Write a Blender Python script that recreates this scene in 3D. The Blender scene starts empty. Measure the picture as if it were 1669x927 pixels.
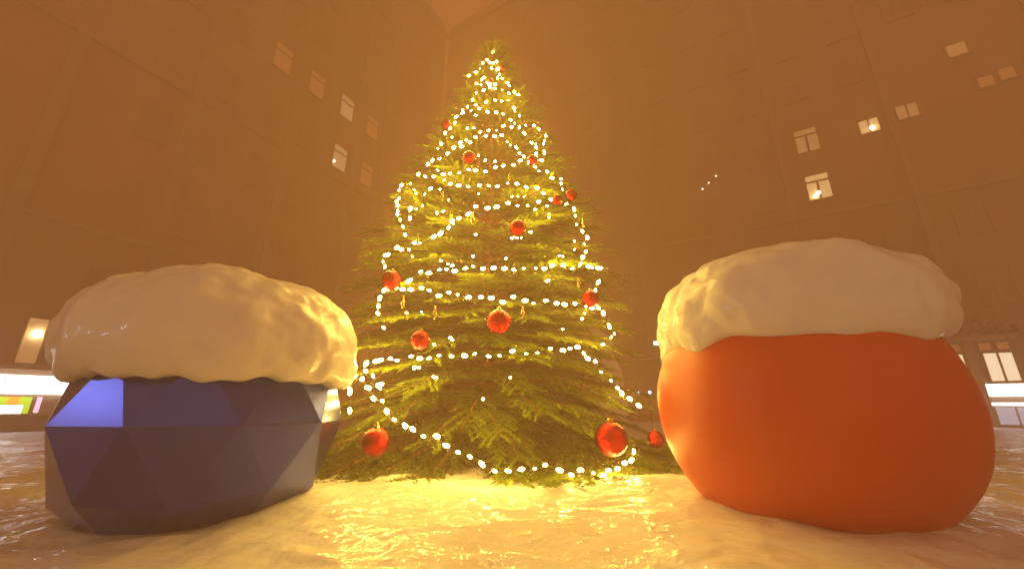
import bpy, bmesh, math, random
import numpy as np
from mathutils import Vector, Matrix, noise

random.seed(7)
rng = np.random.default_rng(11)
scene = bpy.context.scene
COL = scene.collection
R = math.radians

# ------------------------------------------------------------------ render / camera
scene.render.engine = 'CYCLES'
scene.cycles.use_denoising = True
try:
    scene.cycles.denoiser = 'OPENIMAGEDENOISE'
except Exception:
    pass
scene.cycles.max_bounces = 7
scene.cycles.diffuse_bounces = 3
scene.cycles.glossy_bounces = 3
scene.cycles.transmission_bounces = 3
scene.cycles.volume_bounces = 2
scene.cycles.sample_clamp_indirect = 4.0
scene.cycles.sample_clamp_direct = 0.0
scene.cycles.caustics_reflective = False
scene.cycles.caustics_refractive = False
vs = scene.view_settings
vs.view_transform = 'Standard'; vs.look = 'None'; vs.exposure = 0.0; vs.gamma = 1.0
vs.use_curve_mapping = False

EYE = Vector((0, 0, 0.8))
FPX = 650.6
PITCH = R(17.01)
cam_d = bpy.data.cameras.new('camera'); cam = bpy.data.objects.new('camera', cam_d)
COL.objects.link(cam); scene.camera = cam
cam.location = EYE
cam.rotation_euler = (R(90) + PITCH, 0, 0)
cam_d.sensor_width = 36.0
cam_d.lens = 36.0 * FPX / 1669.0
cam_d.clip_start = 0.05
cam_d.clip_end = 1000
cam_d.dof.use_dof = False

CP, SP = math.cos(PITCH), math.sin(PITCH)
def ray(px, py):
    """direction from the eye for a place measured in the photograph"""
    a = (px - 834.5) / FPX; b = (463.5 - py) / FPX
    return Vector((a, CP - b * SP, SP + b * CP)).normalized()

# ------------------------------------------------------------------ helpers
def tag(o, label=None, cat=None, group=None, kind=None):
    if label: o['label'] = label
    if cat: o['category'] = cat
    if group: o['group'] = group
    if kind: o['kind'] = kind
    return o

def empty(name, loc=(0, 0, 0), rotz=0.0):
    o = bpy.data.objects.new(name, None); COL.objects.link(o)
    o.location = loc; o.rotation_euler = (0, 0, rotz); o.empty_display_size = 0.2
    return o

def link(name, me, mat, parent=None, smooth=False):
    if mat is not None and len(me.materials) == 0:
        me.materials.append(mat)
    if smooth:
        me.polygons.foreach_set('use_smooth', [True] * len(me.polygons))
    o = bpy.data.objects.new(name, me); COL.objects.link(o)
    if parent is not None: o.parent = parent
    return o

def bm_obj(name, bm, mat, parent=None, smooth=False):
    me = bpy.data.meshes.new(name); bm.to_mesh(me); bm.free()
    return link(name, me, mat, parent, smooth)

def np_mesh(name, verts, faces_flat, loop_total):
    me = bpy.data.meshes.new(name)
    nf = len(faces_flat) // loop_total
    me.vertices.add(len(verts)); me.vertices.foreach_set('co', np.asarray(verts, dtype=np.float32).ravel())
    me.loops.add(len(faces_flat)); me.loops.foreach_set('vertex_index', np.asarray(faces_flat, dtype=np.int32))
    me.polygons.add(nf)
    me.polygons.foreach_set('loop_start', np.arange(0, nf * loop_total, loop_total, dtype=np.int32))
    me.update(calc_edges=True)
    return me

def add_box(bm, x0, x1, y0, y1, z0, z1):
    v = [bm.verts.new(p) for p in ((x0,y0,z0),(x1,y0,z0),(x1,y1,z0),(x0,y1,z0),(x0,y0,z1),(x1,y0,z1),(x1,y1,z1),(x0,y1,z1))]
    for f in ((0,3,2,1),(4,5,6,7),(0,1,5,4),(1,2,6,5),(2,3,7,6),(3,0,4,7)):
        bm.faces.new([v[i] for i in f])

def box(name, b, mat, parent=None, bevel=0.0):
    bm = bmesh.new(); add_box(bm, *b)
    if bevel: bmesh.ops.bevel(bm, geom=list(bm.edges), offset=bevel, segments=1, affect='EDGES')
    return bm_obj(name, bm, mat, parent)

def add_tube(bm, pts, rad, n=6):
    """tube along pts; rad may be a list"""
    if not isinstance(rad, (list, tuple)): rad = [rad] * len(pts)
    rings = []
    for i, p in enumerate(pts):
        p = Vector(p)
        t = (Vector(pts[min(i+1, len(pts)-1)]) - Vector(pts[max(i-1, 0)])).normalized()
        a = t.cross(Vector((0, 0, 1)))
        if a.length < 1e-3: a = t.cross(Vector((1, 0, 0)))
        a.normalize(); b = t.cross(a).normalized()
        rings.append([bm.verts.new(p + (a * math.cos(k*2*math.pi/n) + b * math.sin(k*2*math.pi/n)) * rad[i]) for k in range(n)])
    for i in range(len(rings) - 1):
        for k in range(n):
            bm.faces.new((rings[i][k], rings[i][(k+1) % n], rings[i+1][(k+1) % n], rings[i+1][k]))
    bm.faces.new(rings[0][::-1]); bm.faces.new(rings[-1])

def lathe(bm, prof, n=16):
    rings = []
    for r_, z_ in prof:
        if r_ < 1e-5: rings.append([bm.verts.new((0, 0, z_))])
        else: rings.append([bm.verts.new((r_*math.cos(k*2*math.pi/n), r_*math.sin(k*2*math.pi/n), z_)) for k in range(n)])
    for a, b in zip(rings, rings[1:]):
        for k in range(n):
            k2 = (k + 1) % n
            if len(a) == 1 and len(b) == 1: continue
            if len(a) == 1: bm.faces.new((a[0], b[k2], b[k]))
            elif len(b) == 1: bm.faces.new((a[k], a[k2], b[0]))
            else: bm.faces.new((a[k], a[k2], b[k2], b[k]))

# ------------------------------------------------------------------ materials
def mat(name, col, rough=0.5, metal=0.0, spec=0.5, var=None, bump=None, coat=0.0, coat_rough=0.1,
        sss=0.0, sss_rad=(1, .6, .4), sss_scale=0.05, emit=None, emit_str=0.0, trans=0.0):
    m = bpy.data.materials.new(name); m.use_nodes = True
    nt = m.node_tree; b = nt.nodes['Principled BSDF']
    b.inputs['Base Color'].default_value = (*col, 1)
    b.inputs['Roughness'].default_value = rough
    b.inputs['Metallic'].default_value = metal
    b.inputs['Specular IOR Level'].default_value = spec
    b.inputs['Coat Weight'].default_value = coat
    b.inputs['Coat Roughness'].default_value = coat_rough
    b.inputs['Subsurface Weight'].default_value = sss
    b.inputs['Subsurface Radius'].default_value = sss_rad
    b.inputs['Subsurface Scale'].default_value = sss_scale
    b.inputs['Transmission Weight'].default_value = trans
    if emit:
        b.inputs['Emission Color'].default_value = (*emit, 1)
        b.inputs['Emission Strength'].default_value = emit_str
    tc = nt.nodes.new('ShaderNodeTexCoord')
    if var:
        scale, c2 = var
        n = nt.nodes.new('ShaderNodeTexNoise'); n.inputs['Scale'].default_value = scale; n.inputs['Detail'].default_value = 5
        nt.links.new(tc.outputs['Object'], n.inputs['Vector'])
        r = nt.nodes.new('ShaderNodeValToRGB'); r.color_ramp.elements[0].color = (*col, 1); r.color_ramp.elements[1].color = (*c2, 1)
        r.color_ramp.elements[0].position = .35; r.color_ramp.elements[1].position = .65
        nt.links.new(n.outputs['Fac'], r.inputs['Fac']); nt.links.new(r.outputs['Color'], b.inputs['Base Color'])
    if bump:
        prev = None
        for scale, dist in bump:
            n = nt.nodes.new('ShaderNodeTexNoise'); n.inputs['Scale'].default_value = scale
            n.inputs['Detail'].default_value = 2; n.inputs['Roughness'].default_value = 0.45
            nt.links.new(tc.outputs['Object'], n.inputs['Vector'])
            bp = nt.nodes.new('ShaderNodeBump'); bp.inputs['Strength'].default_value = 1.0; bp.inputs['Distance'].default_value = dist
            nt.links.new(n.outputs['Fac'], bp.inputs['Height'])
            if prev: nt.links.new(prev.outputs['Normal'], bp.inputs['Normal'])
            prev = bp
        nt.links.new(prev.outputs['Normal'], b.inputs['Normal'])
        nt.links.new(prev.outputs['Normal'], b.inputs['Coat Normal'])
    return m

M_snow = mat('snow', (.73, .72, .70), rough=.55, spec=.25, coat=.34, coat_rough=.05, bump=[(2.3, .08), (6.5, .028)],
             var=(1.1, (.80, .79, .77)))
M_cap = mat('snow_cap', (.74, .73, .71), rough=.45, spec=.3, coat=.45, coat_rough=.13, bump=[(3.0, .03), (9, .006)],
            sss=.35, sss_scale=.10)
M_blue = mat('blue_lacquer', (.016, .045, .42), rough=.24, metal=.80, spec=.6, coat=.6, coat_rough=.26)
M_orange = mat('orange_plastic', (.60, .090, .008), rough=.5, spec=.4, coat=.35, coat_rough=.38, sss=.1, sss_scale=.05)
M_bark = mat('bark', (.42, .15, .06), rough=.85, var=(9, (.22, .08, .035)), bump=[(22, .02)])
M_wire = mat('green_wire', (.012, .02, .01), rough=.5)
M_bulb = mat('lit_bulb', (.9, .8, .5), rough=.3, emit=(1.0, .61, .105), emit_str=185.0)
M_red = mat('red_glitter', (.50, .003, .002), rough=.20, metal=1.0, coat=.1, coat_rough=.06, bump=[(60, .002)])
M_gold = mat('gold_metal', (.75, .42, .10), rough=.25, metal=1.0)
M_glass = mat('clear_glass', (.95, .9, .8), rough=.05, trans=.8, spec=.6)
M_wallL = mat('plaster_ochre', (.42, .30, .19), rough=.9, var=(.35, (.36, .25, .16)), bump=[(3, .01)])
M_wallR = mat('plaster_grey', (.38, .28, .19), rough=.9, var=(.35, (.32, .23, .15)), bump=[(3, .01)])
M_trim = mat('stone_trim', (.42, .34, .25), rough=.85, var=(1.5, (.35, .28, .2)))
M_plinth = mat('dark_plinth', (.05, .04, .035), rough=.6, var=(2, (.07, .055, .045)))
M_pane = mat('fog_toned_pane', (.33, .24, .15), rough=.5, spec=.5)  # unlit glass with the reflected fog put into its base colour
M_frame = mat('window_frame', (.36, .27, .17), rough=.6)
M_roof = mat('roof_sheet', (.07, .06, .05), rough=.7)

def lit(name, col, s):
    return mat(name, col, rough=.6, emit=col, emit_str=s)
M_litwarm = lit('lit_pane_warm', (1.0, .74, .30), .78)
M_litdim = lit('lit_pane_dim', (1.0, .66, .28), .27)
M_litfaint = lit('lit_pane_faint', (1.0, .60, .25), .10)
M_litcream = lit('lit_pane_cream', (1.0, .78, .44), .36)
M_litshop = lit('lit_pane_shop', (1.0, .88, .60), 1.5)
M_litwhite = lit('lit_sign_white', (.93, .95, 1.0), 5.0)
M_litlamp = lit('lit_lamp_white', (1.0, .93, .75), 22.0)
M_litsmall = lit('lit_lamp_small', (1.0, .85, .6), 5.0)
M_litcool = lit('lit_lamp_cool', (.75, .82, 1.0), 10.0)
M_litgreen = lit('lit_poster_green', (.45, .75, .03), 1.6)
M_litorange = lit('lit_poster_orange', (1.0, .42, .04), 1.6)
M_litpink = lit('lit_poster_pink', (1.0, .55, .80), 2.0)
M_litgrey = lit('lit_glass_blue_grey', (.42, .45, .56), 1.1)

# foliage: colour varies by a stored attribute, thin leaves let some light through
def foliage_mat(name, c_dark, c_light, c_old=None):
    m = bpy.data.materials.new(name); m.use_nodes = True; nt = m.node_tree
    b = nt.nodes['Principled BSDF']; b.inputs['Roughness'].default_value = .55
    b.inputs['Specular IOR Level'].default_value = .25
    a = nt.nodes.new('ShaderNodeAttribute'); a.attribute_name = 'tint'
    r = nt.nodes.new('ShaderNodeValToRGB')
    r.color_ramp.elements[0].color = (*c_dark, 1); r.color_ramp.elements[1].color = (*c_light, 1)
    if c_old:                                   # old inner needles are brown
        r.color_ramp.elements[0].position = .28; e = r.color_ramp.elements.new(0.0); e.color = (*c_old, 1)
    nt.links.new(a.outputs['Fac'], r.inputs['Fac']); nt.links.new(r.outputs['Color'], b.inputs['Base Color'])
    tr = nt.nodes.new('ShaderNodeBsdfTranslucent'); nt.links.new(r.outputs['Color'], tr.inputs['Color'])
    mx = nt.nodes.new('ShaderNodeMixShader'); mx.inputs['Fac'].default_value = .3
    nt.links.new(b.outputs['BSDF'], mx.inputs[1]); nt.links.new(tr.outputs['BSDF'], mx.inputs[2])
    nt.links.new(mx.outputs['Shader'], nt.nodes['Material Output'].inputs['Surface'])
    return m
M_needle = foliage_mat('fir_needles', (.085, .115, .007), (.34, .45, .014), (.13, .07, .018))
M_greens = foliage_mat('hanging_greens', (.05, .07, .02), (.14, .16, .05))

# ------------------------------------------------------------------ sky and light
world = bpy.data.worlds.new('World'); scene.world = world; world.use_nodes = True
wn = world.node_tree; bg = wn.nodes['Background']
sky = wn.nodes.new('ShaderNodeTexSky'); sky.sky_type = 'NISHITA'; sky.sun_disc = False
SUN_DIR = Vector((-.905, -.36, .225)).normalized()       # towards the light
sky.sun_elevation = R(1.0); sky.sun_rotation = math.atan2(SUN_DIR.x, SUN_DIR.y)
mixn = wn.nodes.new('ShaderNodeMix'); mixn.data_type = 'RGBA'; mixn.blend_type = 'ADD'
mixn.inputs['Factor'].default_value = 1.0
# fog over the town lit by sodium lamps: deep orange over the street ahead, paler and brighter behind the eye, added to light the ball fronts
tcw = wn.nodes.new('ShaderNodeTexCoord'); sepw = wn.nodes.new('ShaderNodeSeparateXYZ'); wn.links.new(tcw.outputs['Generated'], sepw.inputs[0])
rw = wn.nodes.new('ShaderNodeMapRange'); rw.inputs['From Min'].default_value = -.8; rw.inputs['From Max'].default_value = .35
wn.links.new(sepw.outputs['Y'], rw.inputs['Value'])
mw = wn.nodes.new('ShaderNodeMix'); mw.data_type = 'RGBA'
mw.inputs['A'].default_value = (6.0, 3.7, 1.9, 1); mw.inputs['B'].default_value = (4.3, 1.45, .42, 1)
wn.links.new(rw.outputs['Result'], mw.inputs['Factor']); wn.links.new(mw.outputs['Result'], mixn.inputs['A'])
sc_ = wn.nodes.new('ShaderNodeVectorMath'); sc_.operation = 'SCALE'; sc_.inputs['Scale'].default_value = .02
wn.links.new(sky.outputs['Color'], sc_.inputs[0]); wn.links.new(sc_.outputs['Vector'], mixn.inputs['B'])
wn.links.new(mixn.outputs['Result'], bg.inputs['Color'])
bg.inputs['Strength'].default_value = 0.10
sun_d = bpy.data.lights.new('night_light', 'SUN'); sun = bpy.data.objects.new('night_light', sun_d); COL.objects.link(sun)
sun_d.energy = 0.20; sun_d.color = (.80, .86, 1.0); sun_d.angle = R(4)
sun.location = (0, 0, 30); sun.rotation_euler = SUN_DIR.to_track_quat('Z', 'Y').to_euler()

# ------------------------------------------------------------------ haze
hz = bpy.data.materials.new('haze'); hz.use_nodes = True
hn = hz.node_tree; hn.nodes.remove(hn.nodes['Principled BSDF'])
pv = hn.nodes.new('ShaderNodeVolumePrincipled')
pv.inputs['Color'].default_value = (.97, .69, .49, 1); pv.inputs['Density'].default_value = .037
pv.inputs['Anisotropy'].default_value = -.05
hn.links.new(pv.outputs['Volume'], hn.nodes['Material Output'].inputs['Volume'])
hb = box('haze', (-84, 84, -7.5, 92, -1.6, 41), hz)
tag(hb, 'pale orange night fog filling the square', 'haze', kind='stuff')

# ------------------------------------------------------------------ snow ground
BLUE_C = Vector((-2.521, 3.591, .678)); ORANGE_C = Vector((2.21, 3.27, .80))
TREE = Vector((-.42, 7.0, 0))
def snow_h(x, y):
    far = max(abs(x), abs(y - 3))
    h = .055 * noise.noise((x * .55, y * .55, 0)) + .035 * noise.noise((x * 1.4, y * 1.4, 3.1))
    rdg = noise.noise((x * 2.1 + .6 * noise.noise((x, y, 9)), y * 3.2, 7.3))
    h += .026 * (1 - abs(rdg) * 2) * (1 if far < 14 else 0.3)
    for c, amp, sg in ((ORANGE_C, .20, .95), (BLUE_C + Vector((.95, .2, 0)), .09, .8), (TREE, .12, 2.0)):
        d2 = (x - c.x) ** 2 + (y - c.y) ** 2
        h += amp * math.exp(-d2 / (2 * sg * sg))
    return h - .02
def graded(lo, hi, flo, fhi, step, grow=1.12):
    xs = list(np.arange(flo, fhi + 1e-6, step))
    a, s = flo, step; left = []
    while a > lo: s *= grow; a -= s; left.append(a)
    a, s = fhi, step; right = []
    while a < hi: s *= grow; a += s; right.append(a)
    return left[::-1] + xs + right
xs = graded(-76, 76, -5.5, 5.5, .045); ys = graded(-6, 86, .6, 9.0, .045)
V = np.array([(x, y, snow_h(x, y)) for y in ys for x in xs], dtype=np.float32)
nx, ny = len(xs), len(ys)
ii = (np.arange(ny - 1)[:, None] * nx + np.arange(nx - 1)[None, :]).ravel()
F = np.stack([ii, ii + 1, ii + nx + 1, ii + nx], 1).ravel()
snow = link('snow_ground', np_mesh('snow_ground', V, F, 4), M_snow, None, True)
tag(snow, 'rolling glossy snow reflecting the tree lights', kind='structure')

# ------------------------------------------------------------------ snow-capped balls
def cap_mesh(C, a, zt, zb, rim_fn, lump_fn, seed, n_az=200, n_u=46, n_l=22):
    """bun of snow on a unit ball: dome of radius a from the widest line up to zt, rounded lip down to the rim, flat underside"""
    vts = []; prof = n_u + n_l
    for j in range(n_az):
        az = j * 2 * math.pi / n_az
        zbb = zb - rim_fn(az); zc = zb + .27 - .5 * rim_fn(az)
        for i in range(prof):
            if i < n_u:
                th = (i / (n_u - 1)) * math.pi / 2           # 0 top .. pi/2 widest
                r_ = a * math.sin(th) ** (2 / 2.15); z_ = zc + (zt - zc) * math.cos(th) ** (2 / 2.15)
            else:
                th = ((i - n_u + 1) / n_l) * math.pi / 2
                r_ = a * (.86 + .14 * math.cos(th) ** (2 / 2.2)); z_ = zc - (zc - zbb) * math.sin(th) ** (2 / 2.2)
                if i > prof - 5:
                    k = (i - (prof - 5)) / 4; r_ *= 1 - .30 * k; z_ = zbb + .02 * k
            p = Vector((r_ * math.cos(az), r_ * math.sin(az), z_))
            n = Vector((math.cos(az) * r_, math.sin(az) * r_, (z_ - zc) * 1.3)).normalized()
            q = p * 1.9 + Vector((seed, 0, 0))
            dn = .055 * noise.noise(q) + .030 * noise.noise(q * 2.4) + .012 * noise.noise(q * 6)
            ln = lump_fn(az, z_)
            if ln > 0:
                dn += ln * (.13 * (abs(noise.noise(q * 2.0 + Vector((0, 5, 0)))) - .12) + .045 * abs(noise.noise(q * 3.6)) + .012 * noise.noise(q * 14))
            if i > prof - 5: dn *= .3
            elif i > n_u: dn *= 1 - .55 * (i - n_u) / n_l
            vts.append(p + n * dn)
    faces = []
    for j in range(n_az):
        j2 = (j + 1) % n_az
        for i in range(1, prof - 1):
            faces.append((j*prof + i, j*prof + i + 1, j2*prof + i + 1, j2*prof + i))
    me = bpy.data.meshes.new('snow_cap')
    faces_t = [(0, j*prof + 1, ((j+1) % n_az)*prof + 1) for j in range(n_az)]
    avg = Vector((0, 0, sum(vts[j*prof].z for j in range(n_az)) / n_az)); vts[0] = avg
    for j in range(1, n_az): vts[j*prof] = avg
    me.from_pydata([tuple(v) for v in vts], [], faces + faces_t); me.update()
    bm = bmesh.new(); bm.from_mesh(me); bmesh.ops.remove_doubles(bm, verts=bm.verts, dist=1e-5); bm.to_mesh(me); bm.free()
    return me

def angd(a, b):
    return abs((a - b + math.pi) % (2 * math.pi) - math.pi)

# blue faceted ball
b0 = empty('faceted_ball', (BLUE_C.x, BLUE_C.y, 0))
tag(b0, 'blue ball with flat triangular facets, half sunk in snow left of the fir', 'ball')
bm = bmesh.new(); bmesh.ops.create_icosphere(bm, subdivisions=2, radius=1.0)
# turn so that its vertices sit as in the photograph
bm2 = bmesh.new()
r_ = .8944; up = [Vector((r_*math.cos(R(72*k)), r_*math.sin(R(72*k)), .4472)) for k in range(5)]
vtop = [v for v in bm.verts if abs(v.co.z - .4472) < .01]
a_off = min((math.degrees(math.atan2(v.co.y, v.co.x)) % 72 for v in vtop))
bmesh.ops.rotate(bm, verts=bm.verts, cent=(0, 0, 0), matrix=Matrix.Rotation(R(-a_off) + math.atan2(-.691, -.723), 3, 'Z'))
bmesh.ops.bevel(bm, geom=list(bm.edges), offset=.0035, segments=1, affect='EDGES')
bm2.free()
shell = bm_obj('shell', bm, M_blue, b0); shell.location = (0, 0, BLUE_C.z)
c0 = link('snow_mound', cap_mesh(BLUE_C, 1.07, 1.29, .30,
        lambda a: .012 * math.sin(5 * a + 1) + .012 * math.sin(11 * a) + .012 * math.sin(23 * a + 2),
        lambda a, z: max(0.0, 1 - angd(a, R(212)) / .75) + .5 * max(0.0, 1 - angd(a, R(350)) / .6), 3.3), M_cap, None, True)
c0.location = BLUE_C
tag(c0, 'thick rounded cap of snow lying on the blue faceted ball', 'snow')

# orange ball
bm = bmesh.new(); bmesh.ops.create_uvsphere(bm, u_segments=96, v_segments=60, radius=1.0)
for v in bm.verts:
    q = v.co.copy()
    v.co += v.co.normalized() * (.018 * noise.noise(q * 1.6 + Vector((4, 0, 0))) + .010 * noise.noise(q * 3.2))
o0 = bm_obj('orange_ball', bm, M_orange, None, True); o0.location = ORANGE_C
tag(o0, 'smooth matt orange ball half sunk in snow right of the fir', 'ball')
c1 = link('snow_mound', cap_mesh(ORANGE_C, .985, 1.24, .46,
        lambda a: .17 * math.exp(-(angd(a, R(198)) / .24) ** 2) + .38 * math.exp(-(angd(a, R(150)) / .3) ** 2)
                  + .10 * math.exp(-(angd(a, R(268)) / .55) ** 2) + .02 * math.sin(6 * a + 2) + .012 * math.sin(13 * a),
        lambda a, z: .5 * max(0.0, 1 - angd(a, R(185)) / .8) + .7 * max(0.0, 1 - angd(a, R(330)) / .6), 8.1), M_cap, None, True)
c1.location = ORANGE_C + Vector((.05, 0, 0))
tag(c1, 'thick cap of snow sagging over the top of the orange ball', 'snow')

# snowy heap behind the fir, seen at its right side
def heap(cx, cy, parts, seed):
    bm = bmesh.new(); bmesh.ops.create_icosphere(bm, subdivisions=5, radius=1.0)
    for v in bm.verts:
        d = v.co.normalized(); h = d.z
        prof = 1 + .10 * noise.noise(d * 1.8 + Vector((seed, 0, 0))) + .05 * noise.noise(d * 4 + Vector((seed, 0, 0)))
        w = parts[0] * prof * (1 + .35 * max(0, -h))
        waist = 1 - .12 * math.exp(-((h - .45) / .12) ** 2)
        v.co = Vector((d.x * w * waist, d.y * w * waist, parts[1] + d.z * parts[2] * prof))
    o = bm_obj('snow_heap', bm, M_cap, None, True); o.location = (cx, cy, 0); return o
hp = heap(1.9, 10.6, (.95, 1.25, 1.75), 5.0)
tag(hp, 'pale rounded heap of snow behind the right edge of the fir', 'snow heap')

# ------------------------------------------------------------------ fir tree
PROF = [(8.35, .02), (8.10, .34), (7.11, .74), (6.33, 1.03), (5.59, 1.36), (4.68, 1.84), (3.84, 2.15), (2.63, 2.42),
        (1.43, 2.62), (.82, 2.76), (.06, 2.95), (-.5, 2.95)]
def crown_r(z):
    for (z0, r0), (z1, r1) in zip(PROF, PROF[1:]):
        if z >= z1: return r0 + (r1 - r0) * (z0 - z) / (z0 - z1) if z <= z0 else 0.0
    return PROF[-1][1]
tree = empty('fir_tree', TREE)
tag(tree, 'tall lit fir with layered drooping branches standing in the snow between the two balls', 'tree')

segs = []      # twig segments: (p0, p1, needle length, tint)
def branch(z, az, L, rise, droop, tint, ns=1.0):
    """one main limb, its side twigs; returns its polyline"""
    dirh = Vector((math.cos(az), math.sin(az), 0)); side = Vector((-math.sin(az), math.cos(az), 0))
    n = 9; pts = []
    sway = random.uniform(-.12, .12)
    for i in range(n + 1):
        t = i / n
        p = dirh * (L * t) + side * (L * sway * t * t) + Vector((0, 0, z + L * (rise * t - droop * t * t)))
        p.z = max(p.z, .10 + .02 * random.random() if t > .6 else .05)
        pts.append(p)
    def at(t):
        f = t * n; i = min(int(f), n - 1); return pts[i].lerp(pts[i+1], f - i)
    # needles along the limb itself on the outer part
    for i in range(3, n): segs.append((pts[i], pts[i+1], .055 * ns, tint))
    t = .16 if L < .8 else .22; k = 0
    step = .062 / max(L, .3)
    while t < .985:
        p = at(t); tang = (at(min(1, t + .05)) - at(max(0, t - .05))).normalized()
        s = 1 if k % 2 else -1
        ln = (.20 + .42 * min(L, 2.2) / 2.2 * (.15 + .85 * (1 - t) ** .8) + .12 * random.random()) * (1.0 if L > .8 else .62)
        ang = R(random.uniform(24, 44))
        d = (tang * math.cos(ang) + side * s * math.sin(ang) + Vector((0, 0, random.uniform(-.12, .08)))).normalized()
        m1 = p + d * ln * .5; d2 = (d + tang * .35 + Vector((0, 0, -.10))).normalized(); e = m1 + d2 * ln * .5
        for q in (m1, e): q.z = max(q.z, .07)
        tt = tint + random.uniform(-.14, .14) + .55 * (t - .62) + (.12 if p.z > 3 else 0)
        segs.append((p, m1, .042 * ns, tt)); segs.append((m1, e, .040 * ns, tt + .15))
        if ln > .46:
            for q0, s2 in ((m1, 1), (m1, -1)):
                dd = (d2 + side.cross(Vector((0, 0, 1))) * 0 + d2.cross(Vector((0, 0, 1))) * s2 * .8).normalized()
                q1 = q0 + dd * ln * .42; q1.z = max(q1.z, .07)
                segs.append((q0, q1, .038 * ns, tt + .1))
        t += step * random.uniform(.8, 1.2); k += 1
    return pts

limbs = bmesh.new()
z = .30
while z < 8.15:
    f = z / 8.2
    Rz = crown_r(max(z - .25 * crown_r(z) * .35, 0))
    nb = int(7 + 7 * (1 - f)) + (random.random() < .5)
    a0 = random.uniform(0, 6.28)
    for k in range(nb):
        az = a0 + 2 * math.pi * k / nb + random.uniform(-.16, .16)
        if angd(az, R(-86.6)) < R(13) and 2.6 < z < 6.4 and random.random() < .9: continue
        L = max(.14, Rz * random.uniform(.78, .97) if random.random() < .75 else Rz * random.uniform(.62, .85))
        rise = random.uniform(.02, .14) + (.75 if f > .93 else .25 * max(0, f - .6))
        droop = random.uniform(.14, .26)
        if z < 1.3: droop += .06; rise += .02
        pts = branch(z + random.uniform(-.06, .06), az, L, rise, droop, random.uniform(.15, .75))
        r0 = .012 + .010 * L
        add_tube(limbs, pts, [r0 * (1 - .8 * i / (len(pts) - 1)) for i in range(len(pts))], 5)
    z += (.135 + .045 * (1 - f)) * random.uniform(.85, 1.15)
# skirt of long low boughs resting on the snow
for k in range(30):
    az = 2 * math.pi * k / 30 + random.uniform(-.07, .07)
    L = random.uniform(2.5, 3.35)
    pts = branch(random.uniform(.30, .60), az, L, .03, .20, random.uniform(.1, .5), 1.6)
    add_tube(limbs, pts, [.03 * (1 - .8 * i / 9) for i in range(10)], 5)
# leader shoots
for k in range(16):
    az = k * 2.4; zz = 7.75 + .035 * k
    branch(zz, az, random.uniform(.16, .34) * (1.25 - .03 * k), random.uniform(.5, 1.2), .1, .7)
segs.append((Vector((0, 0, 7.8)), Vector((0, 0, 8.28)), .06, .6))
bm_obj('limbs', limbs, mat('limb_bark', (.30, .13, .05), rough=.85, var=(9, (.20, .09, .04))), tree, True)

# trunk
tb = bmesh.new(); pts = [(.015 * math.sin(z_ * 1.3), .015 * math.cos(z_ * 1.7), z_) for z_ in np.linspace(-.25, 8.25, 30)]
add_tube(tb, pts, [.135 * (1 - .93 * i / 29) + .01 for i in range(30)], 14)
bm_obj('trunk', tb, M_bark, tree, True)

# needles as one mesh
def needle_mesh(segs, name, width=.0095, step=.0125):
    P0 = np.array([s[0] for s in segs]); P1 = np.array([s[1] for s in segs])
    NL = np.array([s[2] for s in segs]); TI = np.array([s[3] for s in segs])
    D = P1 - P0; LN = np.linalg.norm(D, axis=1); D = D / LN[:, None]
    cnt = np.maximum(2, (LN / step).astype(int)) * 3
    idx = np.repeat(np.arange(len(segs)), cnt)
    first = np.concatenate([[0], np.cumsum(cnt)[:-1]])
    loc = np.arange(len(idx)) - np.repeat(first, cnt)
    t = (loc // 3 + rng.random(len(idx)) * .8) / (cnt[idx] / 3)
    base = P0[idx] + (P1 - P0)[idx] * t[:, None]
    d = D[idx]; upv = np.array([0, 0, 1.0])
    a = np.cross(d, upv); an = np.linalg.norm(a, axis=1); a[an < 1e-3] = (1, 0, 0); a /= np.maximum(np.linalg.norm(a, axis=1), 1e-6)[:, None]
    b = np.cross(a, d)
    kind = loc % 3
    phi = np.where(kind == 0, rng.normal(0, .35, len(idx)), np.where(kind == 1, math.pi + rng.normal(0, .35, len(idx)), math.pi / 2 + rng.normal(0, .8, len(idx))))
    out = a * np.cos(phi)[:, None] + b * np.sin(phi)[:, None]
    lean = rng.uniform(.55, .95, len(idx))[:, None]
    nd = d * lean + out; nd /= np.linalg.norm(nd, axis=1)[:, None]
    nl = NL[idx] * rng.uniform(.75, 1.15, len(idx))
    w = np.cross(nd, rng.normal(size=nd.shape)); w /= np.linalg.norm(w, axis=1)[:, None]
    tip = base + nd * nl[:, None]
    v = np.empty((len(idx), 3, 3)); v[:, 0] = base - w * width * .5; v[:, 1] = base + w * width * .5; v[:, 2] = tip
    v = v.reshape(-1, 3); v[:, 2] = np.maximum(v[:, 2], .03)
    me = np_mesh(name, v, np.arange(len(v)), 3)
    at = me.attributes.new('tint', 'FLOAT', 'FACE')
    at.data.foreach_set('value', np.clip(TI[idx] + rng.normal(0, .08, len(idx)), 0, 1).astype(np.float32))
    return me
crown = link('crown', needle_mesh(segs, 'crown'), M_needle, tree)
print('segs', len(segs), 'needles', len(crown.data.polygons))

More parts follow.
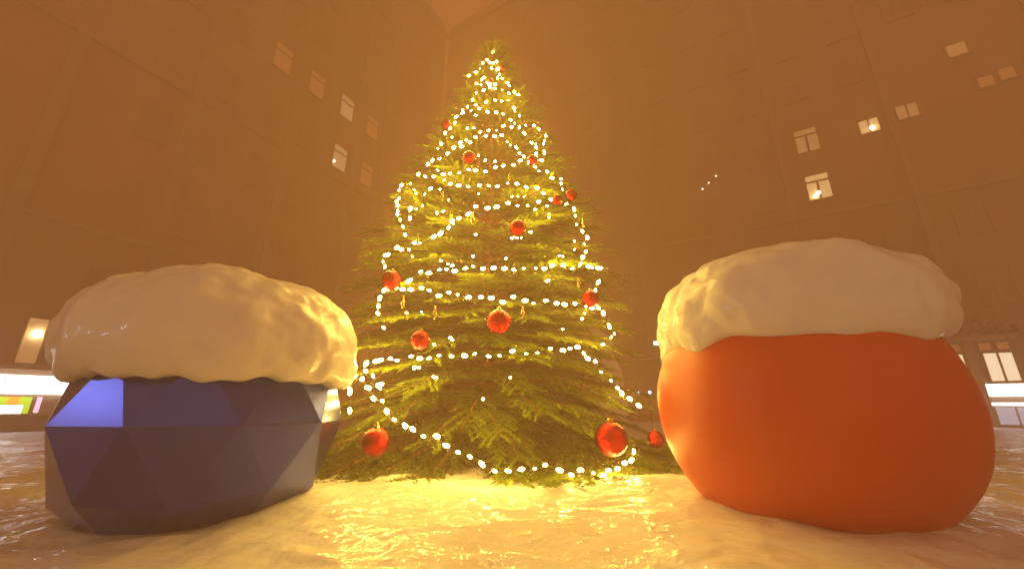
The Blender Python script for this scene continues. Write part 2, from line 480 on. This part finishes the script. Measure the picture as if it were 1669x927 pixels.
# glass topper
tp = empty('tree_topper', (TREE.x - .0, TREE.y, 8.27))
tag(tp, 'small clear glass ring ornament with a bright bulb on the tip of the fir', 'tree topper')
bm = bmesh.new(); ring = [(.085 * math.cos(k * math.pi / 12), 0, .10 + .085 * math.sin(k * math.pi / 12)) for k in range(25)]
add_tube(bm, ring, .010, 6); bm_obj('ring', bm, M_glass, tp, True)
bm = bmesh.new(); lathe(bm, [(0, -.02), (.02, 0), (.022, .06), (.012, .085), (.004, .10), (.003, .42), (0, .43)], 10); bm_obj('stem', bm, M_gold, tp, True)
bm = bmesh.new(); bmesh.ops.create_icosphere(bm, subdivisions=2, radius=.035, matrix=Matrix.Translation((0, -.01, .07))); bm_obj('bulb', bm, M_bulb, tp, True)

# where a photographed spot meets the crown (radius scaled by k)
def on_crown(px, py, k=.95):
    d = ray(px, py); best = None; bd = 1e9
    t = 2.5
    while t < 12:
        p = EYE + d * t; rr = math.hypot(p.x - TREE.x, p.y - TREE.y); cr = crown_r(p.z) * k
        if rr <= cr: return p
        if rr - cr < bd: bd = rr - cr; best = p
        t += .01
    return best

# ------------------------------------------------------------------ strings of lights
def z1(l): return [(600 + x * .3236, 60 + y * .3236) for x, y in l]
def z2(l): return [(560 + x * .3235, 340 + y * .3235) for x, y in l]
def z3(l): return [(500 + x * .3744, 580 + y * .3744) for x, y in l]
STR = [
 ('lowest light string, dipping across the skirt of the fir to the biggest bauble',
  z3([(190,245),(185,165),(205,95),(240,98),(265,132),(293,178),(330,198),(350,232),(383,280),(425,295),(460,310),(510,343),(562,352),(603,382),(655,422),(710,430),(758,460),(815,492),(872,492),(930,497),(990,494),(1036,478),(1098,489),(1148,510),(1186,500),(1243,512),(1283,524),(1310,502),(1348,485),(1383,460),(1408,450),(1420,415)])),
 ('light string passing below the central bauble and falling down the right edge',
  z2([(180,890),(150,840),(118,815),(110,780),(155,765),(182,770),(238,750),(268,760),(338,740),(380,750),(432,750),(483,735),(543,747),(605,745),(660,727),(728,738),(787,735),(847,714),(917,726),(972,722),(1037,700),(1105,709),(1140,700),(1173,692),(1207,732),(1222,757),(1262,772),(1296,817),(1350,860),(1378,897),(1400,930),(1440,960),(1480,985)])),
 ('short light string looped at the lower left edge of the fir beside the blue ball',
  z2([(37,915),(15,890),(30,865),(55,850),(95,855),(120,895),(180,890)])),
 ('light string sloping down to the right just above the central bauble',
  z2([(207,598),(178,535),(172,500),(180,460),(205,420),(230,415),(262,397),(292,403),(340,413),(387,405),(430,416),(475,435),(527,427),(577,438),(628,453),(685,442),(738,455),(795,466),(850,450),(912,460),(958,473),(1012,460),(1070,473),(1112,487),(1160,475),(1216,489),(1246,505),(1282,497),(1308,520),(1337,580),(1335,598),(1360,625),(1350,650)])),
 ('level light string halfway up the fir just above both edge baubles',
  z2([(325,375),(340,358),(385,325),(430,322),(478,306),(516,302),(560,312),(610,298),(654,297),(702,309),(756,297),(811,299),(858,313),(905,298),(965,297),(1008,308),(1050,292),(1108,290),(1148,300),(1190,285),(1230,287),(1250,293),(1275,296),(1295,303),(1283,372),(1270,405)])),
 ('light string passing above the bauble right of the trunk and down to the left edge',
  z2([(207,300),(205,267),(205,243),(222,238),(265,203),(293,205),(353,178),(387,180),(455,142),(488,133),(525,103),(545,70),(580,55),(625,27)]) +
  z1([(500,892),(542,860),(595,862),(645,855),(702,835),(748,850),(805,848),(855,830),(902,850),(950,845),(997,848),(1035,870)])),
 ('light string dropping vertically down the right edge at mid height of the fir',
  z2([(1158,5),(1168,40),(1170,78),(1200,110),(1223,148),(1212,175),(1218,212),(1208,247),(1195,272)])),
 ('light string crossing the upper middle and ending at two red baubles on the right',
  z1([(213,915),(215,875),(240,872),(275,850),(282,800),(315,772),(363,768),(410,747),(455,755),(505,761),(557,747),(602,755),(650,760),(702,737),(748,745),(795,762),(845,767),(882,792),(920,817),(965,825)])),
 ('short light string hanging straight down the left edge of the upper middle of the fir',
  z1([(173,752),(155,775),(155,810),(143,833),(152,852),(150,880),(145,898),(160,925),(175,960),(190,1000)])),
 ('light string rising gently to the right just below the upper left front bauble',
  z1([(215,740),(250,700),(285,708),(328,710),(375,692),(408,688),(455,692),(505,675),(540,671),(588,677),(637,657),(680,650),(727,645),(765,630),(807,635)])),
 ('light string arching above the upper left front bauble and falling to the right edge',
  z1([(300,650),(325,625),(360,620),(402,595),(432,566),(470,553),(515,532),(545,508),(590,500),(632,500),(672,500),(700,527),(712,545),(742,555),(763,585),(782,608),(807,635),(838,660),(860,675),(902,683),(922,710),(970,720),(970,742),(975,765)])),
 ('upper light string rising to the right and looping down at the right edge',
  z1([(462,540),(490,527),(535,510),(562,487),(603,473),(645,472),(680,455),(722,455),(760,460),(795,447),(832,453),(858,468),(892,502),(882,545),(887,590),(873,622),(850,600),(850,560),(825,535)])),
 ('light string arching over the small bauble on the upper left edge',
  z1([(353,565),(370,540),(388,487),(410,467),(433,435),(447,407),(480,390),(520,378),(560,362),(600,378),(640,387),(680,389),(713,418),(735,435),(765,457),(785,490)])),
 ('short light string arching across the narrow upper crown below the tip cluster',
  z1([(475,373),(503,355),(543,345),(595,330),(637,325),(668,325),(703,325),(733,357),(738,380),(763,397),(790,447)])),
 ('light string climbing the left side of the narrow upper crown and crossing it',
  z1([(440,410),(475,385),(525,320),(543,290),(578,270),(610,245),(637,260),(672,268),(710,285),(750,293)])),
 ('topmost light string wound round the tip of the fir',
  z1([(505,202),(540,185),(565,163),(575,140),(595,122),(612,130),(630,135),(645,125),(655,160),(662,195),(675,215),(697,232),(712,252),(735,277)])),
 ('short tangle of bulbs wound just under the tip of the fir',
  z1([(545,240),(568,243),(573,217),(585,205),(600,235),(612,260),(640,243),(650,215),(645,172),(625,165)])),
]
proto = None
nb_total = 0
def make_bulb():
    bm = bmesh.new(); bmesh.ops.create_icosphere(bm, subdivisions=2, radius=1.0)
    for v in bm.verts:
        v.co.x *= .035; v.co.y *= .020; v.co.z *= .020
        v.co.x += .01
    me = bpy.data.meshes.new('bulb'); bm.to_mesh(me); bm.free()
    me.materials.append(M_bulb); me.polygons.foreach_set('use_smooth', [True] * len(me.polygons))
    return me
bulb_me = make_bulb()
dim_me = bulb_me.copy()
for label, pl in STR:
    P = [on_crown(x, y, .97) for x, y in pl]
    # smooth jumps in depth
    for _ in range(3):
        D = [(p - EYE).length for p in P]
        D = [(D[max(i-1, 0)] + 2 * D[i] + D[min(i+1, len(D)-1)]) / 4 for i in range(len(D))]
        P = [EYE + (p - EYE).normalized() * d for p, d in zip(P, D)]
    o = empty('light_string', P[0])
    tag(o, label, 'string lights', 'strings of warm white bulbs on the fir')
    bm = bmesh.new()
    wp = []
    for i in range(len(P) - 1):
        a, b = P[i], P[i+1]
        for k in range(4):
            t = k / 4; p = a.lerp(b, t); p.z -= .03 * math.sin(math.pi * t) * min(1, (b - a).length / .3); wp.append(p - P[0])
    wp.append(P[-1] - P[0])
    add_tube(bm, wp, .007, 5); bm_obj('wire', bm, M_wire, o, True)
    for i in range(len(P)):
        spots = [P[i]]
        if i + 1 < len(P) and (P[i+1] - P[i]).length > .26: spots.append(P[i].lerp(P[i+1], .5) + Vector((0, 0, -.02)))
        for p in spots:
            c = bpy.data.objects.new('bulb', bulb_me); COL.objects.link(c); c.parent = o
            s = random.choice((.5, .7, .85, 1.0, 1.05)) * (1.0 if p.z < 3.5 else .88)
            c.scale = (s, s, s)
            c.location = (p - P[0]) + Vector((random.uniform(-.01, .01), -.012, random.choice((-1, 1)) * .011))
            q = P[min(i+1, len(P)-1)] - P[max(i-1, 0)]
            c.rotation_euler = (0, -math.atan2(q.z, math.hypot(q.x, q.y)) + random.uniform(-.35, .35), math.atan2(q.y, q.x) + random.uniform(-.25, .25)); nb_total += 1
# sparse bulbs deeper between the branches
inner = [(552,75),(667,130),(650,240),(820,250),(1035,360),(1020,365),(550,660),(540,650),(458,685),(315,525),(393,522),(672,557),(1103,605),(1200,555),(470,850),(838,850),(1300,685),(1310,683),(1105,240),(1090,240),(345,240),(330,205),(940,118),(852,147),(875,148),(895,147),(488,262),(525,278),(545,288),(380,800),(355,800),(1215,525),(1165,205),(1162,165)]
o = empty('light_string', (TREE.x, TREE.y, 0))
tag(o, 'sparse inner light string with single dim bulbs seen deep between the branches', 'string lights', 'strings of warm white bulbs on the fir')
P = [on_crown(x, y, .80) for x, y in z2(inner)]
P += [on_crown(x, y, .82) for x, y in z1([(500,460),(422,505),(380,720),(405,822),(555,790),(725,805),(755,803),(785,805),(840,870),(910,890),(910,910),(347,885),(380,878),(640,628),(590,620),(555,598),(845,540),(232,770),(240,788),(350,672),(540,395),(530,460)])]
P += [on_crown(x, y, .85) for x, y in z3([(768,188),(555,92),(315,125),(318,140),(1425,410)])]
P.sort(key=lambda p: p.z)
bm = bmesh.new(); wp = []
for i in range(len(P) - 1):
    a, b = P[i] - Vector((TREE.x, TREE.y, 0)), P[i+1] - Vector((TREE.x, TREE.y, 0))
    m = (a + b) / 2; m.x *= .7; m.y *= .7
    wp += [a, a.lerp(m, .5) * 1.0, m, m.lerp(b, .5)]
add_tube(bm, wp, .005, 4); bm_obj('wire', bm, M_wire, o, True)
for p in P:
    c = bpy.data.objects.new('bulb', bulb_me); COL.objects.link(c); c.parent = o
    s = random.uniform(.45, .75); c.scale = (s, s, s); c.location = p - Vector((TREE.x, TREE.y, 0)); c.rotation_euler = (0, random.uniform(-.6, .6), random.uniform(0, 3)); nb_total += 1
print('bulbs', nb_total)

# ------------------------------------------------------------------ red baubles
def make_bauble(Rr):
    bm = bmesh.new(); bmesh.ops.create_uvsphere(bm, u_segments=36, v_segments=24, radius=Rr)
    me = bpy.data.meshes.new('bauble'); bm.to_mesh(me); bm.free(); me.materials.append(M_red)
    me.polygons.foreach_set('use_smooth', [True] * len(me.polygons)); return me
ball_me = make_bauble(1.0)
bm = bmesh.new(); lathe(bm, [(0, .97), (.20, .96), (.20, 1.14), (.17, 1.17), (0, 1.18)], 16)
cap_me = bpy.data.meshes.new('bauble_cap'); bm.to_mesh(cap_me); bm.free(); cap_me.materials.append(M_gold)
bm = bmesh.new(); add_tube(bm, [(.09 * math.cos(k * math.pi / 6), 0, 1.24 + .09 * math.sin(k * math.pi / 6)) for k in range(13)] , .018, 5)
hook_me = bpy.data.meshes.new('hook'); bm.to_mesh(hook_me); bm.free(); hook_me.materials.append(M_gold)
BAUB = [
 (813, 524, 21, 'red glitter bauble at the centre of the fir, below the sloping light string'),
 (996, 715, 28, 'biggest red bauble, low on the right above the snow'),
 (612, 720, 23, 'large red bauble low on the left edge of the fir beside the blue ball'),
 (1069, 716, 14, 'red bauble on the far right bough tip next to the orange ball'),
 (685, 554, 16, 'dark red bauble left of the central one, above the long lower light string'),
 (638, 457, 17, 'red bauble on the left edge of the fir at mid height'),
 (962, 487, 15, 'red bauble on the right edge of the fir touched by the sloping light string'),
 (844, 371, 14, 'dark red bauble right of the trunk above the level light string'),
 (931, 318, 10, 'small red bauble on the upper right edge of the fir'),
 (908, 326, 9, 'small red bauble half hidden behind bulbs beside the upper right edge one'),
 (765, 257, 11, 'small red bauble in the upper left front of the fir between two light strings'),
 (727, 204, 9, 'small red bauble on the upper left edge of the fir'),
 (868, 261, 9, 'small orange-red bauble behind the looped light string at the upper right'),
 (800, 134, 5, 'tiny red bauble at the middle just under the tip of the fir'),
 (819, 112, 5, 'tiny orange-red bauble right of the tip of the fir'),
]
for px, py, pr, label in BAUB:
    p = on_crown(px, py, 1.0); d = (p - EYE).length
    dep = (p - EYE).y * CP + (p - EYE).z * SP
    rr = pr / FPX * dep * .96
    o = empty('bauble', (p.x, p.y, p.z - rr)); tag(o, label, 'bauble', 'red baubles on the fir')
    for nm, me in (('globe', ball_me), ('cap', cap_me), ('hook', hook_me)):
        c = bpy.data.objects.new(nm, me); COL.objects.link(c); c.parent = o; c.location = (0, 0, rr); c.scale = (rr, rr, rr)

# gold drops
bm = bmesh.new(); lathe(bm, [(0, -.16), (.018, -.13), (.030, -.08), (.026, -.03), (.010, .02), (.004, .05), (0, .052)], 12)
drop_me = bpy.data.meshes.new('drop'); bm.to_mesh(drop_me); bm.free(); drop_me.materials.append(M_gold); drop_me.polygons.foreach_set('use_smooth', [True] * len(drop_me.polygons))
bm = bmesh.new(); add_tube(bm, [(.012 * math.sin(k * math.pi / 4), 0, .062 + .012 * math.cos(k * math.pi / 4)) for k in range(9)], .003, 4)
loop_me = bpy.data.meshes.new('loop'); bm.to_mesh(loop_me); bm.free(); loop_me.materials.append(M_gold)
for px, py, s, label in [
  (770, 358, 1.0, 'gold drop ornament left of the trunk below the long upper light string'),
  (681, 393, .9, 'gold drop ornament near the left edge above the light string there'),
  (657, 495, .9, 'gold drop ornament under the left end of the sloping light string'),
  (709, 512, .9, 'gold drop ornament above and right of the dark left bauble'),
  (852, 510, .8, 'small gold drop ornament just right of the central bauble'),
  (943, 462, .8, 'small gold drop ornament above the right edge mid height bauble'),
  (951, 362, 1.3, 'largest gold drop ornament, hanging on the right edge of the fir'),
  (830, 289, .8, 'small gold drop ornament right of the trunk in the upper fir'),
  (721, 322, .8, 'small gold drop ornament left of the trunk in the upper fir'),
  (780, 268, .7, 'tiny gold drop ornament beside the upper left front bauble')]:
    p = on_crown(px, py, .98); o = empty('gold_ornament', p); tag(o, label, 'ornament', 'gold drop ornaments on the fir')
    for nm, me in (('drop', drop_me), ('loop', loop_me)):
        c = bpy.data.objects.new(nm, me); COL.objects.link(c); c.parent = o; c.scale = (s * .8, s * .8, s * .8); c.location = (0, 0, .05 * s)

# ------------------------------------------------------------------ buildings
# local frame of a facade: x runs along the wall, -y faces the square, z up
def facade(name, label, P, vdir, s0, s1, H, depth, wall_mat, out_sign):
    o = empty(name, (P[0], P[1], 0), math.atan2(vdir[1], vdir[0])); tag(o, label, 'building')
    y0, y1 = (0.0, depth) if out_sign > 0 else (-depth, 0.0)
    box('wall', (s0, s1, y0, y1, -1.0, H), wall_mat, o)
    f = -1 if out_sign > 0 else 1             # towards the square
    return o, f
def ybox(name, s0, s1, z0, z1, d0, d1, f, m, parent, bevel=0):
    a, b = sorted((f * d0, f * d1))
    return box(name, (s0, s1, a, b, z0, z1), m, parent, bevel)
def window(o, f, s, z, w, h, pane_mat, lay='cross', lamps=()):
    wnd = bmesh.new()
    def bx(a0, a1, b0, b1, d0, d1):
        q0, q1 = sorted((f * d0, f * d1)); add_box(wnd, a0, a1, q0, q1, b0, b1)
    t = .06
    bx(s - t, s, z, z + h, .0, .07); bx(s + w, s + w + t, z, z + h, .0, .07)
    bx(s - t, s + w + t, z + h, z + h + t, .0, .072); bx(s - .12, s + w + .12, z - .09, z, .0, .14)
    zt = z + h * .70
    if lay == 'side': bx(s, s + w, zt, zt + .10, .012, .06)
    if lay == 'tee':
        bx(s, s + w, zt, zt + .10, .012, .06); bx(s + w * .46, s + w * .56, z, zt, .012, .058)
    if lay == 'bar': bx(s + w * .46, s + w * .54, z, z + h, .012, .058)
    win = bm_obj('window', wnd, M_frame, o)
    ybox('pane', s, s + w, z, z + h, .002, .010, f, pane_mat, win)
    for (u, v, r) in lamps:
        bm = bmesh.new(); bmesh.ops.create_icosphere(bm, subdivisions=2, radius=r, matrix=Matrix.Translation((s + w * u, f * .06, z + h * v)))
        bm_obj('lamp', bm, M_litlamp, win, True)
    return win

# LEFT building
PL = (-17.0, 13.95); vL = (.46, .888)
bL, fL = facade('left_building', 'tall ochre building with shopfront and pilasters on the left, lost in orange fog', PL, vL, -4.0, 21.6, 40.0, 9.0, M_wallL, -1)
# square side must face the camera: local -y or +y decided above; fL gives it
fL = -1
for ch in list(bL.children):
    ch.location.y = 9.0
lit_left = {(4, 16.25): (M_litcream, ((.12, .25, .05),)), (4, 20.4): (M_litcream, ()), (5, 16.25): (M_litfaint, ()), (5, 20.4): (M_litfaint, ()), (2, 20.4): (M_litfaint, ()), (3, 20.4): (M_litfaint, ())}
cols = [.95, 3.35, 5.7, 8.1, 10.55, 12.95, 15.4, 17.8, 20.2]
for ci, s in enumerate(cols):
    for z in (4.3, 8.3, 12.3, 16.25, 20.4, 24.4, 28.3, 32.4):
        key = (ci, z)
        m_, lamps = lit_left.get(key, (M_pane, ()))
        window(bL, fL, s, z, 1.07, 1.8, m_, 'side', lamps)
window(bL, fL, -.12, 2.25, .48, 1.55, M_litdim, 'none', ((.62, .66, .13),))
for s in (-1.6, 2.5, 7.2, 12.05, 14.45, 19.2):
    ybox('pilaster', s, s + .42, 2.0, 38.2, .0, .16, fL, M_trim, bL)
for z, hh, d in ((2.02, .16, .22), (7.4, .18, .2), (38.2, .35, .4), (15.4, .14, .18)):
    ybox('cornice', -4.0, 21.6, z, z + hh, .004, d, fL, M_trim, bL)
ybox('plinth', -4.0, 21.6, -1.0, .50, .006, .12, fL, M_plinth, bL)
sg = ybox('shop_sign', -3.9, 1.40, 1.22, 1.84, .01, .16, fL, M_litwhite, bL)
sh = empty('x', (0, 0, 0)); bpy.data.objects.remove(sh)
dw = ybox('display_window', -3.9, 1.45, .52, 1.18, .008, .03, fL, M_frame, bL)
for a, b, z0_, z1_, m_ in ((-3.8, -2.2, .78, 1.12, M_litgreen), (-2.2, -1.2, .60, 1.12, M_litpink), (-1.15, -.15, .86, 1.12, M_litorange), (-.15, .03, .86, 1.12, M_litgreen), (.035, .30, .86, 1.12, M_litorange), (.305, .42, .86, 1.12, M_litgreen),
                           (.425, .58, .58, 1.12, M_litgreen), (-1.15, .42, .58, .85, M_litwhite), (.70, .82, .60, 1.12, M_litpink)):
    ybox('poster', a, b, z0_, z1_, .034, .045, fL, m_, dw)
for k in range(6):
    ybox('sign_slot', -.35 + k * .14, -.33 + k * .14, 1.52, 1.74, .162, .170, fL, M_trim, sg)

# RIGHT building
PR = (20.03, 16.62); vR = (-.848, .530)
bR, fR = facade('right_building', 'tall grey building with lit paired windows and white shop strips on the right', PR, vR, -5.0, 31.6, 40.0, 9.0, M_wallR, -1)
fR = 1
lit_right = {}
for s, z, w, h, m_, lay, lamps in [
    (3.80, 14.2, .98, 1.45, M_litdim, 'tee', ()), (3.80, 11.3, .98, 1.45, M_litwarm, 'tee', ((.72, .16, .07), (.55, .26, .08))),
    (1.28, 14.35, .76, .8, M_litwarm, 'bar', ((.40, .35, .10),)), (-.25, 14.6, .78, .8, M_litdim, 'bar', ()),
    (-2.56, 17.2, .68, .75, M_litdim, 'none', ()), (-2.95, 15.1, .5, .6, M_litfaint, 'none', ()), (-3.65, 15.2, .5, .65, M_litfaint, 'none', ()),
    (-.42, 1.80, .82, 1.12, M_litshop, 'bar', ()), (-1.6, 1.80, .82, 1.12, M_litshop, 'bar', ()), (1.00, 1.80, .82, 1.12, M_litshop, 'bar', ()),
    (-.42, 3.05, .34, .3, M_litfaint, 'none', ()), (.10, 3.05, .34, .3, M_litfaint, 'none', ()), (1.0, 3.05, .7, .3, M_litfaint, 'none', ())]:
    window(bR, fR, s, z, w, h, m_, lay, lamps)
for s in (6.4, 8.9, 11.4, 13.9, 16.4, 18.9, 21.2, 24.2, 26.8):
    for z in (4.4, 7.7, 11.2, 14.2, 17.6, 21.0, 24.4, 27.8, 31.2):
        window(bR, fR, s, z, .98, 1.45, M_pane, 'tee')
for s in (-3.6, -1.2, 1.3, 3.8):
    for z in (5.0, 8.2, 20.6) + ((17.6,) if s > 0 else ()):
        window(bR, fR, s, z, .98, 1.45, M_pane, 'tee')
for s in (-4.9, .66, 5.5, 22.6):
    ybox('pilaster', s, s + .26, .0, 38.4, .0, .16, fR, M_trim, bR)
for z, hh, d in ((3.45, .2, .3), (38.4, .35, .4), (10.3, .14, .18)):
    ybox('cornice', -5.0, 31.6, z, z + hh, .004, d, fR, M_trim, bR)
ybox('shop_sign', -4.8, .62, 1.20, 1.68, .01, .14, fR, M_litwhite, bR)
ybox('shop_sign', .95, 3.0, 1.20, 1.68, .01, .14, fR, M_litwhite, bR)
dw = ybox('display_window', -4.8, 3.0, .0, 1.0, .006, .03, fR, M_frame, bR)
ybox('tube_light', -4.7, .62, .84, .96, .034, .09, fR, M_litwhite, dw)
ybox('tube_light', .95, 2.9, .84, .96, .034, .09, fR, M_litwhite, dw)
for k in range(9):
    a = -4.6 + k * .58
    ybox('pane', a, a + .52, .12, .78, .034, .044, fR, M_litgrey, dw)
ybox('pane', 1.0, 1.9, .12, .78, .034, .044, fR, M_litgrey, dw)

# greenery hung along the first cornice of the right building
gs = []
for k in range(260):
    s = random.uniform(-2.8, 3.2); zz = 4.0 + random.uniform(-.35, .35) + .2 * math.sin(s * 2)
    p = Vector((PR[0] + vR[0] * s, PR[1] + vR[1] * s, zz)); n = Vector((-vR[1], vR[0], 0))
    if n.dot(Vector((PR[0], PR[1], 0))) > 0: n = -n
    p += n * random.uniform(.15, .45)
    gs.append((p, p + Vector((random.uniform(-.2, .2), random.uniform(-.2, .2), random.uniform(-.3, .1))), .09, random.random()))
gg = link('hanging_greenery', needle_mesh(gs, 'hanging_greenery', .03, .02), M_greens)
tag(gg, 'loose green garland hanging along the ledge above the right shopfront windows', 'greenery')

def lamp_thing(px, py, Y, r, m, name, label, cat, group=None, bar=0):
    d = ray(px, py); p = EYE + d * (Y / d.y)
    o = empty(name, (p.x, p.y, 0)); tag(o, label, cat, group)
    bm = bmesh.new(); add_tube(bm, [(0, .12, -.1), (0, .12, p.z - r * .8), (0, .10, p.z)], .035, 8); bm_obj('post', bm, M_plinth, o, True)
    bm = bmesh.new()
    if bar: add_tube(bm, [(-bar / 2, 0, p.z), (bar / 2, 0, p.z)], r, 8)
    else: bmesh.ops.create_icosphere(bm, subdivisions=2, radius=r, matrix=Matrix.Translation((0, 0, p.z)))
    bm_obj('lamp_head', bm, m, o, True)
lamp_thing(1077, 559, 19, .07, M_litlamp, 'street_lamp', 'bar-shaped white street lamp glowing left of the snow cap on the orange ball', 'street lamp', bar=.62)
lamp_thing(1083, 629, 21, .14, M_litcool, 'street_lamp', 'round cool white street lamp low in the gap beside the orange ball', 'street lamp')
lamp_thing(1040, 641, 21, .09, M_litcool, 'street_lamp', 'small cool white street lamp showing through the right bough tips of the fir', 'street lamp')
lamp_thing(1059, 639, 21, .07, M_litcool, 'street_lamp', 'tiny cool street lamp in the middle of the gap between fir and orange ball', 'street lamp')
# three small wall lamps high on the right building
nR = Vector((-vR[1], vR[0], 0)); Pr3 = Vector((PR[0], PR[1], 0))
for px, py, lb in ((1145, 308, 'lowest of three tiny wall lamps high up right of the fir'), (1155, 298, 'middle of three tiny wall lamps high up right of the fir'), (1167, 287, 'highest of three tiny wall lamps high up right of the fir')):
    d = ray(px, py); t = (Pr3 - Vector((0, 0, 0))).dot(nR) / d.dot(nR); p = EYE + d * t
    p = p - d * .35
    o = empty('wall_lamp', p); tag(o, lb, 'wall lamp', 'tiny wall lamps on the right building')
    bm = bmesh.new(); bmesh.ops.create_icosphere(bm, subdivisions=2, radius=.05); bm_obj('lamp_glass', bm, M_litsmall, o, True)
    bm = bmesh.new(); add_tube(bm, [(0, 0, .05), Vector((0, 0, .05)) + Vector((d.x, d.y, 0)) * .5], .02, 6); bm_obj('bracket', bm, M_plinth, o)
